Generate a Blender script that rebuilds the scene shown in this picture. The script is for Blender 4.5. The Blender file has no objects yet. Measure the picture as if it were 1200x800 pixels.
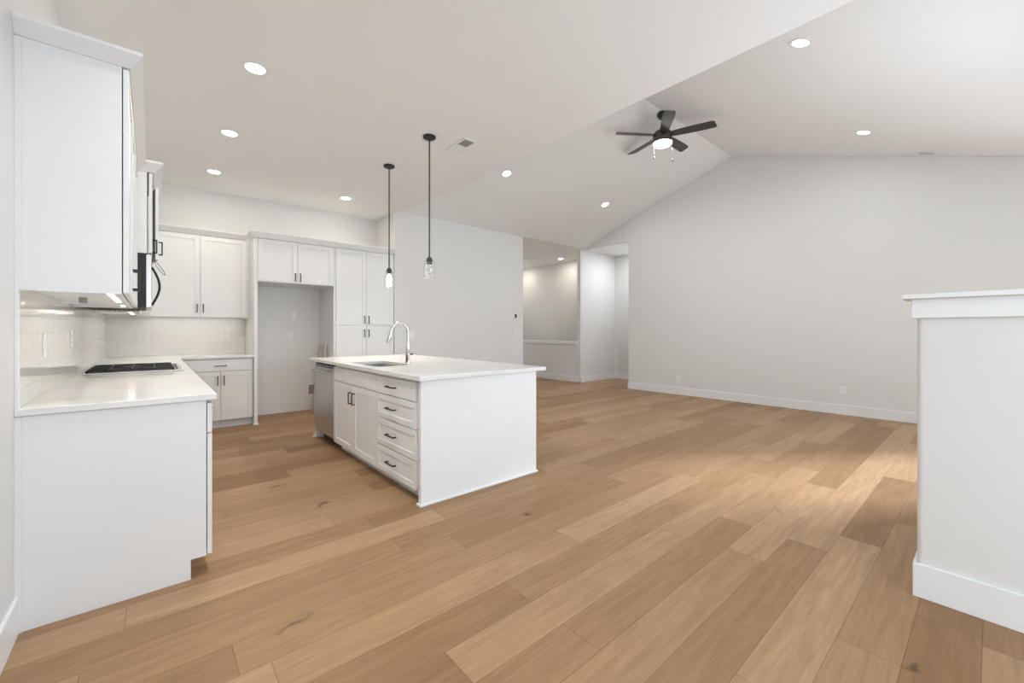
import bpy, bmesh, math, random
from mathutils import Vector, Matrix

scene = bpy.context.scene
col = scene.collection
random.seed(7)
R = math.radians

# ------------------------------------------------------------------ camera
CAM_H = 1.235
cam_data = bpy.data.cameras.new('camera')
cam = bpy.data.objects.new('camera', cam_data)
col.objects.link(cam)
cam.location = (0, 0, CAM_H)
cam.rotation_euler = (R(90), 0, R(-90 + 49.12))
cam_data.sensor_width = 36.0
cam_data.lens = 36.0 * 489.0 / 1200.0
cam_data.shift_y = -13.0 / 1200.0
cam_data.clip_start = 0.02
cam_data.clip_end = 100
scene.camera = cam

# ------------------------------------------------------------------ colour management
scene.view_settings.view_transform = 'Standard'
scene.view_settings.look = 'None'
scene.view_settings.gamma = 1.0
scene.view_settings.use_curve_mapping = False
scene.view_settings.exposure = 0.45

# ------------------------------------------------------------------ world and daylight
world = bpy.data.worlds.new('world')
scene.world = world
world.use_nodes = True
bg = world.node_tree.nodes['Background']
bg.inputs[0].default_value = (0.86, 0.93, 1.0, 1)
bg.inputs[1].default_value = 1.0

def area(name, loc, rot, sx, sy, watts, color, spread=180):
    l = bpy.data.lights.new(name, 'AREA')
    l.shape = 'RECTANGLE'; l.size = sx; l.size_y = sy
    l.energy = watts; l.color = color; l.spread = R(spread)
    o = bpy.data.objects.new(name, l)
    o.location = loc; o.rotation_euler = rot
    col.objects.link(o)
    return o

DAY = (0.74, 0.88, 1.0)
WARM = (1.0, 0.90, 0.76)
NEUTRAL = (0.92, 0.96, 1.0)
# daylight standing in the openings: dining room behind the camera, its side window, the glass door at the right;
# added fill standing in the made-up living room and far hall windows
area('daylight_dining', (1.1, -3.46, 1.9), (R(114), 0, 0), 2.6, 1.2, 38, DAY)
area('daylight_side', (-0.40, -1.9, 1.45), (R(112), 0, R(-90)), 1.8, 1.8, 36, DAY)
area('fill_living', (4.2, -0.56, 1.45), (R(120), 0, 0), 1.8, 1.2, 30, DAY)  # added fill, tilted up to brighten the vaulted ceiling
area('daylight_door', (7.64, -1.75, 1.4), (R(75), 0, R(90)), 1.3, 1.9, 60, DAY)
# low hazy sun through the glass door: the broad soft streak across the living room floor
sun_data = bpy.data.lights.new('sun', 'SUN')
sun_data.energy = 7.0; sun_data.angle = R(10); sun_data.color = (0.92, 0.97, 1.0)
sun = bpy.data.objects.new('sun', sun_data); col.objects.link(sun)
sun.location = (14, -6, 4)
sun.rotation_euler = Vector((-0.83, 0.56, -0.44)).to_track_quat('-Z', 'Y').to_euler()
area('fill_hall', (6.7, 9.9, 1.5), (R(90), 0, R(180)), 1.3, 1.6, 5, (1.0, 0.93, 0.85))  # added fill to brighten the hall and stairwell
CAN_W = 4.4
UNDER_W = 0.5

# ------------------------------------------------------------------ materials
def principled(name, color, rough=0.5, metal=0.0, spec=0.5, noise=0.0, nscale=40.0):
    m = bpy.data.materials.new(name); m.use_nodes = True
    nt = m.node_tree; b = nt.nodes['Principled BSDF']
    b.inputs['Base Color'].default_value = (*color, 1)
    b.inputs['Roughness'].default_value = rough
    b.inputs['Metallic'].default_value = metal
    b.inputs['Specular IOR Level'].default_value = spec
    if noise:
        tc = nt.nodes.new('ShaderNodeTexCoord')
        n = nt.nodes.new('ShaderNodeTexNoise'); n.inputs['Scale'].default_value = nscale
        n.inputs['Detail'].default_value = 3
        bp = nt.nodes.new('ShaderNodeBump'); bp.inputs['Strength'].default_value = noise
        bp.inputs['Distance'].default_value = 0.002
        nt.links.new(tc.outputs['Object'], n.inputs['Vector'])
        nt.links.new(n.outputs['Fac'], bp.inputs['Height'])
        nt.links.new(bp.outputs['Normal'], b.inputs['Normal'])
    return m

def emission(name, color, strength):
    m = bpy.data.materials.new(name); m.use_nodes = True
    b = m.node_tree.nodes['Principled BSDF']
    b.inputs['Base Color'].default_value = (0.9, 0.9, 0.9, 1)
    b.inputs['Emission Color'].default_value = (*color, 1)
    b.inputs['Emission Strength'].default_value = strength
    return m

M = {}
M['wall'] = principled('wall_paint', (0.76, 0.752, 0.738), 0.75, spec=0.25, noise=0.08, nscale=220)
M['ceiling'] = principled('ceiling_paint', (0.90, 0.897, 0.892), 0.85, spec=0.2, noise=0.10, nscale=160)
M['trim'] = principled('trim_paint', (0.83, 0.83, 0.825), 0.4, noise=0.02, nscale=60)
M['cabinet'] = principled('cabinet_paint', (0.82, 0.82, 0.82), 0.38, noise=0.02, nscale=60)
M['cabinet_inner'] = principled('cabinet_interior', (0.70, 0.66, 0.60), 0.6, noise=0.02)
M['black'] = principled('matte_black_metal', (0.014, 0.0135, 0.013), 0.5, 0.0, noise=0.02)
M['fan_blade'] = principled('charcoal_blade', (0.045, 0.042, 0.040), 0.38, 0.0, noise=0.05, nscale=80)
M['gunmetal'] = principled('dark_nickel', (0.10, 0.095, 0.09), 0.35, 0.8, noise=0.02)
M['chrome'] = principled('chrome', (0.62, 0.62, 0.62), 0.17, 1.0, noise=0.005)
M['plastic'] = principled('white_plastic', (0.84, 0.84, 0.83), 0.4, noise=0.01)
M['grey_plastic'] = principled('grey_plastic', (0.30, 0.30, 0.30), 0.5, noise=0.01)
M['dark'] = principled('dark_recess', (0.04, 0.04, 0.04), 0.7, noise=0.01)
M['duct'] = principled('grey_duct', (0.33, 0.33, 0.33), 0.7, noise=0.01)
M['black_glass'] = principled('black_glass', (0.012, 0.012, 0.013), 0.08, noise=0.005)
M['iron'] = principled('cast_iron', (0.02, 0.02, 0.02), 0.55, noise=0.2, nscale=300)
M['pale_wood'] = principled('pale_board', (0.62, 0.50, 0.40), 0.6, noise=0.1, nscale=60)
M['white_board'] = principled('primed_board', (0.80, 0.78, 0.74), 0.55, noise=0.03)
M['can'] = emission('lamp_lens', (1.0, 0.95, 0.88), 14.0)
M['fan_lens'] = emission('fan_lens', (1.0, 0.97, 0.93), 6.0)
M['bulb_on'] = emission('bulb_lit', (1.0, 0.93, 0.82), 16.0)
M['led'] = emission('led_strip', (1.0, 0.88, 0.72), 3.0)

def glass(name, rough=0.0, tint=(1, 1, 1)):
    m = bpy.data.materials.new(name); m.use_nodes = True
    b = m.node_tree.nodes['Principled BSDF']
    b.inputs['Base Color'].default_value = (*tint, 1)
    b.inputs['Roughness'].default_value = rough
    b.inputs['Transmission Weight'].default_value = 1.0
    b.inputs['IOR'].default_value = 1.45
    return m
M['glass'] = glass('clear_glass')

def stainless():
    m = principled('brushed_stainless', (0.56, 0.55, 0.54), 0.30, 1.0)
    nt = m.node_tree; b = nt.nodes['Principled BSDF']
    tc = nt.nodes.new('ShaderNodeTexCoord'); mp = nt.nodes.new('ShaderNodeMapping')
    mp.inputs['Scale'].default_value = (400, 400, 4)
    n = nt.nodes.new('ShaderNodeTexNoise'); n.inputs['Scale'].default_value = 1.0
    mr = nt.nodes.new('ShaderNodeMapRange')
    mr.inputs['To Min'].default_value = 0.24; mr.inputs['To Max'].default_value = 0.40
    nt.links.new(tc.outputs['Object'], mp.inputs['Vector']); nt.links.new(mp.outputs['Vector'], n.inputs['Vector'])
    nt.links.new(n.outputs['Fac'], mr.inputs['Value']); nt.links.new(mr.outputs['Result'], b.inputs['Roughness'])
    return m
M['steel'] = stainless()

def quartz():
    m = principled('white_quartz', (0.85, 0.845, 0.83), 0.14)
    nt = m.node_tree; b = nt.nodes['Principled BSDF']
    tc = nt.nodes.new('ShaderNodeTexCoord')
    n = nt.nodes.new('ShaderNodeTexNoise'); n.inputs['Scale'].default_value = 3.0; n.inputs['Detail'].default_value = 6
    n2 = nt.nodes.new('ShaderNodeTexVoronoi'); n2.inputs['Scale'].default_value = 260
    cr = nt.nodes.new('ShaderNodeValToRGB')
    cr.color_ramp.elements[0].color = (0.77, 0.76, 0.74, 1); cr.color_ramp.elements[0].position = 0.35
    cr.color_ramp.elements[1].color = (0.82, 0.815, 0.80, 1); cr.color_ramp.elements[1].position = 0.65
    nt.links.new(tc.outputs['Object'], n.inputs['Vector']); nt.links.new(tc.outputs['Object'], n2.inputs['Vector'])
    nt.links.new(n.outputs['Fac'], cr.inputs['Fac']); nt.links.new(cr.outputs['Color'], b.inputs['Base Color'])
    return m
M['quartz'] = quartz()

def tile(name, axis):
    """glossy 3 x 12 inch wall tile in running bond; axis = the wall's horizontal world axis"""
    m = principled(name, (0.8, 0.78, 0.74), 0.10)
    nt = m.node_tree; b = nt.nodes['Principled BSDF']
    g = nt.nodes.new('ShaderNodeNewGeometry'); s = nt.nodes.new('ShaderNodeSeparateXYZ')
    c = nt.nodes.new('ShaderNodeCombineXYZ'); br = nt.nodes.new('ShaderNodeTexBrick')
    nt.links.new(g.outputs['Position'], s.inputs[0])
    off = nt.nodes.new('ShaderNodeMath'); off.operation = 'ADD'
    off.inputs[1].default_value = -2.855 + 0.305 * 20 if axis == 'Y' else 6.1
    nt.links.new(s.outputs[axis], off.inputs[0])
    zo = nt.nodes.new('ShaderNodeMath'); zo.operation = 'ADD'; zo.inputs[1].default_value = -0.914 + 0.077 * 20
    nt.links.new(s.outputs['Z'], zo.inputs[0])
    nt.links.new(off.outputs[0], c.inputs['X']); nt.links.new(zo.outputs[0], c.inputs['Y'])
    nt.links.new(c.outputs[0], br.inputs['Vector'])
    br.inputs['Scale'].default_value = 1.0
    br.inputs['Brick Width'].default_value = 0.305; br.inputs['Row Height'].default_value = 0.077
    br.inputs['Mortar Size'].default_value = 0.0016; br.inputs['Mortar Smooth'].default_value = 0.2
    br.inputs['Color1'].default_value = (0.80, 0.78, 0.745, 1); br.inputs['Color2'].default_value = (0.83, 0.81, 0.775, 1)
    br.inputs['Mortar'].default_value = (0.70, 0.675, 0.635, 1)
    nt.links.new(br.outputs['Color'], b.inputs['Base Color'])
    bp = nt.nodes.new('ShaderNodeBump'); bp.invert = True
    bp.inputs['Strength'].default_value = 0.5; bp.inputs['Distance'].default_value = 0.002
    n = nt.nodes.new('ShaderNodeTexNoise'); n.inputs['Scale'].default_value = 9.0
    nt.links.new(g.outputs['Position'], n.inputs['Vector'])
    bp2 = nt.nodes.new('ShaderNodeBump'); bp2.inputs['Strength'].default_value = 0.12; bp2.inputs['Distance'].default_value = 0.01
    nt.links.new(n.outputs['Fac'], bp2.inputs['Height'])
    nt.links.new(bp2.outputs['Normal'], bp.inputs['Normal'])
    nt.links.new(br.outputs['Fac'], bp.inputs['Height']); nt.links.new(bp.outputs['Normal'], b.inputs['Normal'])
    return m
M['tile_y'] = tile('backsplash_tile_side', 'Y')
M['tile_x'] = tile('backsplash_tile_rear', 'X')

def oak_floor():
    m = bpy.data.materials.new('oak_planks'); m.use_nodes = True
    nt = m.node_tree; b = nt.nodes['Principled BSDF']; L = nt.links
    def N(t, **kw):
        n = nt.nodes.new(t)
        for k, v in kw.items(): setattr(n, k, v)
        return n
    def math_(op, a, bb=None, c=None):
        n = N('ShaderNodeMath', operation=op)
        for i, x in enumerate((a, bb, c)):
            if x is None: continue
            if isinstance(x, (int, float)): n.inputs[i].default_value = x
            else: L.new(x, n.inputs[i])
        return n.outputs[0]
    g = N('ShaderNodeNewGeometry'); s = N('ShaderNodeSeparateXYZ'); L.new(g.outputs['Position'], s.inputs[0])
    W, LEN = 0.193, 1.55
    yr = math_('DIVIDE', math_('ADD', s.outputs['Y'], 20 * W - 0.03), W)
    row = math_('FLOOR', yr); fy = math_('FRACT', yr)
    wn = N('ShaderNodeTexWhiteNoise', noise_dimensions='1D'); L.new(row, wn.inputs['W'])
    xr = math_('ADD', math_('DIVIDE', math_('ADD', s.outputs['X'], 30.0), LEN), math_('MULTIPLY', wn.outputs['Value'], 7.3))
    pl = math_('FLOOR', xr); fx = math_('FRACT', xr)
    cb = N('ShaderNodeCombineXYZ'); L.new(row, cb.inputs[0]); L.new(pl, cb.inputs[1])
    pid = N('ShaderNodeTexWhiteNoise', noise_dimensions='2D'); L.new(cb.outputs[0], pid.inputs['Vector'])
    # seam mask
    dy = math_('MULTIPLY', math_('MINIMUM', fy, math_('SUBTRACT', 1.0, fy)), W)
    dx = math_('MULTIPLY', math_('MINIMUM', fx, math_('SUBTRACT', 1.0, fx)), LEN)
    seam = N('ShaderNodeMapRange'); L.new(math_('MINIMUM', dx, dy), seam.inputs['Value'])
    seam.inputs['From Min'].default_value = 0.0004; seam.inputs['From Max'].default_value = 0.0024
    # grain
    gv = N('ShaderNodeCombineXYZ')
    L.new(math_('ADD', math_('MULTIPLY', s.outputs['X'], 1.3), math_('MULTIPLY', pid.outputs['Value'], 91.0)), gv.inputs[0])
    L.new(math_('ADD', math_('MULTIPLY', s.outputs['Y'], 16.0), math_('MULTIPLY', pid.outputs['Value'], 57.0)), gv.inputs[1])
    n1 = N('ShaderNodeTexNoise'); n1.inputs['Scale'].default_value = 1.6; n1.inputs['Detail'].default_value = 6
    n1.inputs['Distortion'].default_value = 1.1
    L.new(gv.outputs[0], n1.inputs['Vector'])
    gv2 = N('ShaderNodeCombineXYZ')
    L.new(math_('MULTIPLY', s.outputs['X'], 5.0), gv2.inputs[0])
    L.new(math_('ADD', math_('MULTIPLY', s.outputs['Y'], 150.0), math_('MULTIPLY', pid.outputs['Value'], 31.0)), gv2.inputs[1])
    n2 = N('ShaderNodeTexNoise'); n2.inputs['Scale'].default_value = 1.0; n2.inputs['Detail'].default_value = 3
    L.new(gv2.outputs[0], n2.inputs['Vector'])
    # knots
    kn1 = N('ShaderNodeTexNoise'); kn1.inputs['Scale'].default_value = 9.0; kn1.inputs['Detail'].default_value = 3
    L.new(g.outputs['Position'], kn1.inputs['Vector'])
    kv = N('ShaderNodeCombineXYZ')
    L.new(math_('ADD', math_('MULTIPLY', s.outputs['X'], 0.45), math_('MULTIPLY', kn1.outputs['Fac'], 0.10)), kv.inputs[0])
    L.new(math_('ADD', s.outputs['Y'], math_('MULTIPLY', kn1.outputs['Fac'], 0.16)), kv.inputs[1])
    vo = N('ShaderNodeTexVoronoi'); vo.inputs['Scale'].default_value = 2.9; vo.inputs['Randomness'].default_value = 1.0
    L.new(kv.outputs[0], vo.inputs['Vector'])
    kn = N('ShaderNodeMapRange'); L.new(vo.outputs['Distance'], kn.inputs['Value'])
    kn.inputs['From Min'].default_value = 0.015; kn.inputs['From Max'].default_value = 0.090
    kn.inputs['To Min'].default_value = 0.30; kn.inputs['To Max'].default_value = 1.0
    n3 = N('ShaderNodeTexNoise'); n3.inputs['Scale'].default_value = 26.0; n3.inputs['Detail'].default_value = 5
    n3.inputs['Roughness'].default_value = 0.7
    gv3 = N('ShaderNodeCombineXYZ')
    L.new(math_('MULTIPLY', s.outputs['X'], 0.35), gv3.inputs[0]); L.new(math_('MULTIPLY', s.outputs['Y'], 1.6), gv3.inputs[1])
    L.new(pid.outputs['Value'], gv3.inputs[2]); L.new(gv3.outputs[0], n3.inputs['Vector'])
    mot = N('ShaderNodeMapRange'); L.new(n3.outputs['Fac'], mot.inputs['Value'])
    mot.inputs['From Min'].default_value = 0.3; mot.inputs['From Max'].default_value = 0.7
    mot.inputs['To Min'].default_value = 0.93; mot.inputs['To Max'].default_value = 1.06
    # colours
    tone = N('ShaderNodeValToRGB')
    e = tone.color_ramp.elements
    e[0].position = 0.0; e[0].color = (0.268, 0.150, 0.071, 1)
    e[1].position = 1.0; e[1].color = (0.420, 0.264, 0.147, 1)
    k = e.new(0.5); k.color = (0.345, 0.204, 0.105, 1)
    L.new(pid.outputs['Value'], tone.inputs['Fac'])
    gm = N('ShaderNodeMapRange'); L.new(n1.outputs['Fac'], gm.inputs['Value'])
    gm.inputs['From Min'].default_value = 0.3; gm.inputs['From Max'].default_value = 0.7
    gm.inputs['To Min'].default_value = 0.84; gm.inputs['To Max'].default_value = 1.10
    gm2 = N('ShaderNodeMapRange'); L.new(n2.outputs['Fac'], gm2.inputs['Value'])
    gm2.inputs['From Min'].default_value = 0.3; gm2.inputs['From Max'].default_value = 0.7
    gm2.inputs['To Min'].default_value = 0.93; gm2.inputs['To Max'].default_value = 1.05
    sm = N('ShaderNodeMapRange'); L.new(seam.outputs['Result'], sm.inputs['Value'])
    sm.inputs['To Min'].default_value = 0.60
    f = math_('MULTIPLY', math_('MULTIPLY', math_('MULTIPLY', gm.outputs['Result'], mot.outputs['Result']), gm2.outputs['Result']), math_('MULTIPLY', kn.outputs['Result'], sm.outputs['Result']))
    mx = N('ShaderNodeVectorMath', operation='SCALE')
    L.new(tone.outputs['Color'], mx.inputs[0]); L.new(f, mx.inputs['Scale'])
    L.new(mx.outputs['Vector'], b.inputs['Base Color'])
    b.inputs['Roughness'].default_value = 0.42
    b.inputs['Specular IOR Level'].default_value = 0.2
    bp = N('ShaderNodeBump'); bp.inputs['Strength'].default_value = 0.15; bp.inputs['Distance'].default_value = 0.001
    L.new(f, bp.inputs['Height']); L.new(bp.outputs['Normal'], b.inputs['Normal'])
    return m
M['floor'] = oak_floor()

# ------------------------------------------------------------------ mesh helpers
WORLD_LOC = {}
def wloc(o): return WORLD_LOC.get(o.name, Vector((0, 0, 0))) if o else Vector((0, 0, 0))

class MB:
    def __init__(self): self.bm = bmesh.new()
    def quadset(self, pts, faces):
        vs = [self.bm.verts.new(p) for p in pts]
        for f in faces:
            try: self.bm.faces.new([vs[i] for i in f])
            except ValueError: pass
        return self
    def box(self, x0, x1, y0, y1, z0, z1):
        if x0 > x1: x0, x1 = x1, x0
        if y0 > y1: y0, y1 = y1, y0
        p = [(x0,y0,z0),(x1,y0,z0),(x1,y1,z0),(x0,y1,z0),(x0,y0,z1),(x1,y0,z1),(x1,y1,z1),(x0,y1,z1)]
        return self.quadset(p, [(3,2,1,0),(4,5,6,7),(0,1,5,4),(1,2,6,5),(2,3,7,6),(3,0,4,7)])
    def fbox(self, face, a0, a1, p0, p1, z0, z1):
        if face in ('+X', '-X'): return self.box(p0, p1, a0, a1, z0, z1)
        return self.box(a0, a1, p0, p1, z0, z1)
    def prism(self, poly, axis, c0, c1):
        """extrude a 2D polygon along an axis: X -> poly in (y,z), Y -> (x,z), Z -> (x,y)"""
        def P(q, c):
            return {'X': (c, q[0], q[1]), 'Y': (q[0], c, q[1]), 'Z': (q[0], q[1], c)}[axis]
        n = len(poly)
        pts = [P(q, c0) for q in poly] + [P(q, c1) for q in poly]
        fs = [tuple(range(n))[::-1], tuple(range(n, 2 * n))] + [(i, (i + 1) % n, n + (i + 1) % n, n + i) for i in range(n)]
        return self.quadset(pts, fs)
    def lathe(self, prof, c=(0, 0, 0), axis=Vector((0, 0, 1)), seg=32, cap=True):
        axis = Vector(axis).normalized(); q = Vector((0, 0, 1)).rotation_difference(axis); c = Vector(c)
        rings = []
        for r, z in prof:
            rings.append([self.bm.verts.new(c + q @ Vector((r * math.cos(2*math.pi*i/seg), r * math.sin(2*math.pi*i/seg), z))) for i in range(seg)])
        for a, b2 in zip(rings, rings[1:]):
            for i in range(seg):
                self.bm.faces.new((a[i], a[(i+1) % seg], b2[(i+1) % seg], b2[i]))
        if cap:
            self.bm.faces.new(rings[0][::-1]); self.bm.faces.new(rings[-1])
        return self
    def tube(self, pts, r, seg=12, closed=False):
        pts = [Vector(p) for p in pts]; n = len(pts)
        rs = r if isinstance(r, (list, tuple)) else [r] * n
        rings = []; prev = None
        for i, p in enumerate(pts):
            if closed: t = (pts[(i+1) % n] - pts[i-1]).normalized()
            else: t = (pts[min(i+1, n-1)] - pts[max(i-1, 0)]).normalized()
            if prev is None:
                u = t.orthogonal().normalized()
            else:
                u = (prev - t * prev.dot(t)).normalized()
            prev = u; v = t.cross(u)
            rings.append([self.bm.verts.new(p + (u * math.cos(2*math.pi*k/seg) + v * math.sin(2*math.pi*k/seg)) * rs[i]) for k in range(seg)])
        m = n if closed else n - 1
        for i in range(m):
            a, b2 = rings[i], rings[(i+1) % n]
            for k in range(seg):
                self.bm.faces.new((a[k], a[(k+1) % seg], b2[(k+1) % seg], b2[k]))
        if not closed:
            self.bm.faces.new(rings[0][::-1]); self.bm.faces.new(rings[-1])
        return self
    def build(self, name, mat, parent=None, bevel=0.0, smooth=False, seg=2):
        bmesh.ops.recalc_face_normals(self.bm, faces=self.bm.faces)
        me = bpy.data.meshes.new(name); self.bm.to_mesh(me); self.bm.free()
        w = wloc(parent)
        me.transform(Matrix.Translation(-w))
        me.materials.append(M[mat])
        if smooth:
            for p in me.polygons: p.use_smooth = True
            try: me.set_sharp_from_angle(angle=R(40))
            except Exception: pass
        o = bpy.data.objects.new(name, me); col.objects.link(o)
        if parent: o.parent = parent
        WORLD_LOC[o.name] = w
        if bevel:
            bv = o.modifiers.new('bevel', 'BEVEL'); bv.width = bevel; bv.segments = seg
            bv.limit_method = 'ANGLE'; bv.angle_limit = R(40)
        return o

def thing(name, loc, label, cat, group=None):
    o = bpy.data.objects.new(name, None); col.objects.link(o)
    o.location = loc; o.empty_display_size = 0.1
    o['label'] = label; o['category'] = cat
    if group: o['group'] = group
    WORLD_LOC[o.name] = Vector(loc)
    return o
def tag(o, label, cat, group=None):
    o['label'] = label; o['category'] = cat
    if group: o['group'] = group
    return o
def struct(o): o['kind'] = 'structure'; return o
def copy_tree(o, parent=None):
    c = o.copy(); col.objects.link(c)
    if parent: c.parent = parent
    for ch in list(o.children): copy_tree(ch, c)
    return c

# ------------------------------------------------------------------ room shell
XL, XG, YB, YW, ZC = -0.42, 7.68, 7.0, 6.28, 3.14      # left wall, gable wall, kitchen rear wall, eave wall, flat ceiling
XE = 3.07                                               # edge of the flat ceiling
YR, ZR = 3.0, 4.27                                      # ridge
YE = -0.62                                              # right eave
struct(MB().box(XL - 0.15, 9.3, -3.7, 10.3, -0.12, 0).build('floor', 'floor'))
# flat kitchen ceiling
struct(MB().box(XL - 0.15, XE, -3.7, YB + 0.15, ZC, ZC + 0.1).build('ceiling', 'ceiling'))
# vaulted ceiling: two slopes and the gable above the edge of the flat ceiling
v = MB()
v.prism([(YW, ZC), (YR, ZR), (YE, ZC), (YE, ZC + 0.12), (YR, ZR + 0.12), (YW, ZC + 0.12)], 'X', XE, XG + 0.1)
struct(v.build('ceiling', 'ceiling'))
struct(MB().prism([(YW, ZC + 0.1), (YR, ZR + 0.1), (YE, ZC + 0.1)], 'X', XE - 0.1, XE).build('wall_header', 'wall'))
# flat ceiling over the hall, the stairwell and the passage beyond the doorway, and over the glass door nook
struct(MB().box(5.6, 9.3, YW, 10.2, ZC, ZC + 0.1).box(XG + 0.1, 9.3, 4.9, YW, ZC, ZC + 0.1).build('ceiling', 'ceiling'))
struct(MB().box(5.4, 7.8, -2.7, YE, ZC, ZC + 0.1).build('ceiling', 'ceiling'))

# left wall with the side window behind the camera
w = MB()
w.box(XL - 0.12, XL, -0.95, YB + 0.12, 0, ZC)
w.box(XL - 0.12, XL, -3.6, -2.85, 0, ZC).box(XL - 0.12, XL, -2.85, -0.95, 0, 0.5).box(XL - 0.12, XL, -2.85, -0.95, 2.4, ZC)
struct(w.build('wall_left', 'wall'))
# rear kitchen wall
struct(MB().box(XL, 2.95, YB, YB + 0.12, 0, ZC).build('wall_back', 'wall'))
# white wall block right of the pantry, out to the hall corner
struct(MB().box(2.95, 5.735, YW, 10.0, 0, ZC).build('wall_center', 'wall', bevel=0.006))
# gable wall with the passage doorway
g = MB()
g.prism([(-0.8, 0), (5.09, 0), (5.09, ZC - 0.01), (YW, ZC - 0.01), (YW, ZC), (YR, ZR), (YE, ZC), (-0.8, ZC)], 'X', XG, XG + 0.1)
g.box(XG, XG + 0.1, -2.72, -2.5, 0, ZC).box(XG, XG + 0.1, -2.5, -0.8, 2.5, ZC)
struct(g.build('wall_gable', 'wall', bevel=0.006))
# passage beyond the doorway: side wall whose end forms the corner, far wall, near side
struct(MB().box(XG, 9.06, 6.40, 6.50, 0, ZC).build('wall_passage', 'wall', bevel=0.006))
struct(MB().box(9.06, 9.18, 4.9, 6.50, 0, ZC).build('wall_passage_end', 'wall'))
struct(MB().box(XG + 0.1, 9.06, 4.9, 5.0, 0, ZC).build('wall_passage_side', 'wall'))
# low stair wall with a flat cap, stairwell wall, hall end
struct(MB().box(XG, XG + 0.12, 6.50, 10.0, 0, 0.90).build('wall_stair_low', 'wall'))
struct(MB().box(XG - 0.03, XG + 0.15, 6.5, 10.0, 0.90, 0.975).build('trim_1', 'trim', bevel=0.006))
struct(MB().box(8.75, 8.87, 6.50, 10.0, 0, ZC).build('wall_stairwell', 'wall'))
struct(MB().box(5.735, 6.0, 10.0, 10.12, 0, ZC).box(7.4, 8.75, 10.0, 10.12, 0, ZC).box(6.0, 7.4, 10.0, 10.12, 0, 0.6).box(6.0, 7.4, 10.0, 10.12, 2.4, ZC).build('wall_hall_end', 'wall'))
# walls to the right of and behind the camera
struct(MB().box(2.70, 3.25, YE - 0.12, YE, 0, ZC).box(5.15, 5.5, YE - 0.12, YE, 0, ZC).box(3.25, 5.15, YE - 0.12, YE, 0, 0.7).box(3.25, 5.15, YE - 0.12, YE, 2.3, ZC).build('wall_right', 'wall'))
struct(MB().box(5.38, 5.5, -2.6, YE - 0.12, 0, ZC).box(5.5, XG, -2.72, -2.6, 0, ZC).build('wall_nook', 'wall'))
struct(MB().box(2.70, 2.82, -3.6, YE - 0.12, 0, ZC).build('wall_dining', 'wall'))
f = MB()
f.box(XL, -0.3, -3.62, -3.5, 0, ZC).box(2.5, 2.7, -3.62, -3.5, 0, ZC).box(-0.3, 2.5, -3.62, -3.5, 2.6, ZC).box(-0.3, 2.5, -3.62, -3.5, 0, 0.25)
struct(f.build('wall_front', 'wall'))
def window_frame(name, x0, x1, y0, y1, z0, z1, axis):
    t = 0.05; m = MB()
    if axis == 'X':
        ym = (y0 + y1) / 2
        for a, b2 in ((x0, x0 + t), (x1 - t, x1), ((x0 + x1) / 2 - t / 2, (x0 + x1) / 2 + t / 2)): m.box(a, b2, y0, y1, z0, z1)
        for a, b2 in ((z0, z0 + t), (z1 - t, z1)): m.box(x0, x1, y0, y1, a, b2)
    else:
        for a, b2 in ((y0, y0 + t), (y1 - t, y1), ((y0 + y1) / 2 - t / 2, (y0 + y1) / 2 + t / 2)): m.box(x0, x1, a, b2, z0, z1)
        for a, b2 in ((z0, z0 + t), (z1 - t, z1)): m.box(x0, x1, y0, y1, a, b2)
    return struct(m.build(name, 'trim'))
window_frame('window_1', -0.3, 2.5, -3.58, -3.53, 0.25, 2.6, 'X')
window_frame('window_2', XL - 0.09, XL - 0.04, -2.85, -0.95, 0.5, 2.4, 'Y')
window_frame('added_window_3', 3.25, 5.15, YE - 0.09, YE - 0.04, 0.7, 2.3, 'X')  # unseen window, added to house the living room fill
window_frame('added_window_4', 6.0, 7.4, 10.03, 10.08, 0.6, 2.4, 'X')  # made-up window around the hall fill, out of view
window_frame('door_1', XG + 0.03, XG + 0.07, -2.5, -0.8, 0.0, 2.5, 'Y')

# half wall at the right, with a rounded end, apron, cap and baseboard
hw = MB()
hr = 0.022; y1 = 0.236
poly = [(2.70, -0.62), (2.84, -0.62), (2.84, y1 - hr)]
for k in range(7):
    a = R(15 * k); poly.append((2.84 - hr + hr * math.cos(a), y1 - hr + hr * math.sin(a)))
for k in range(7):
    a = R(90 + 15 * k); poly.append((2.70 + hr + hr * math.cos(a), y1 - hr + hr * math.sin(a)))
hw.prism(poly, 'Z', 0, 1.30)
struct(hw.build('wall_half', 'wall', smooth=True))
struct(MB().box(2.682, 2.858, -0.62, 0.252, 1.292, 1.380).build('trim_2', 'trim', bevel=0.002))
struct(MB().box(2.655, 2.885, -0.62, 0.285, 1.380, 1.402).build('trim_3', 'trim', bevel=0.003))
bb = MB().prism([(2.687, -0.62), (2.70, -0.62), (2.70, 0.236), (2.84, 0.236), (2.84, -0.62), (2.853, -0.62), (2.853, 0.249), (2.687, 0.249)], 'Z', 0, 0.155)
struct(bb.build('baseboard_half_wall', 'trim', bevel=0.003))
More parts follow.
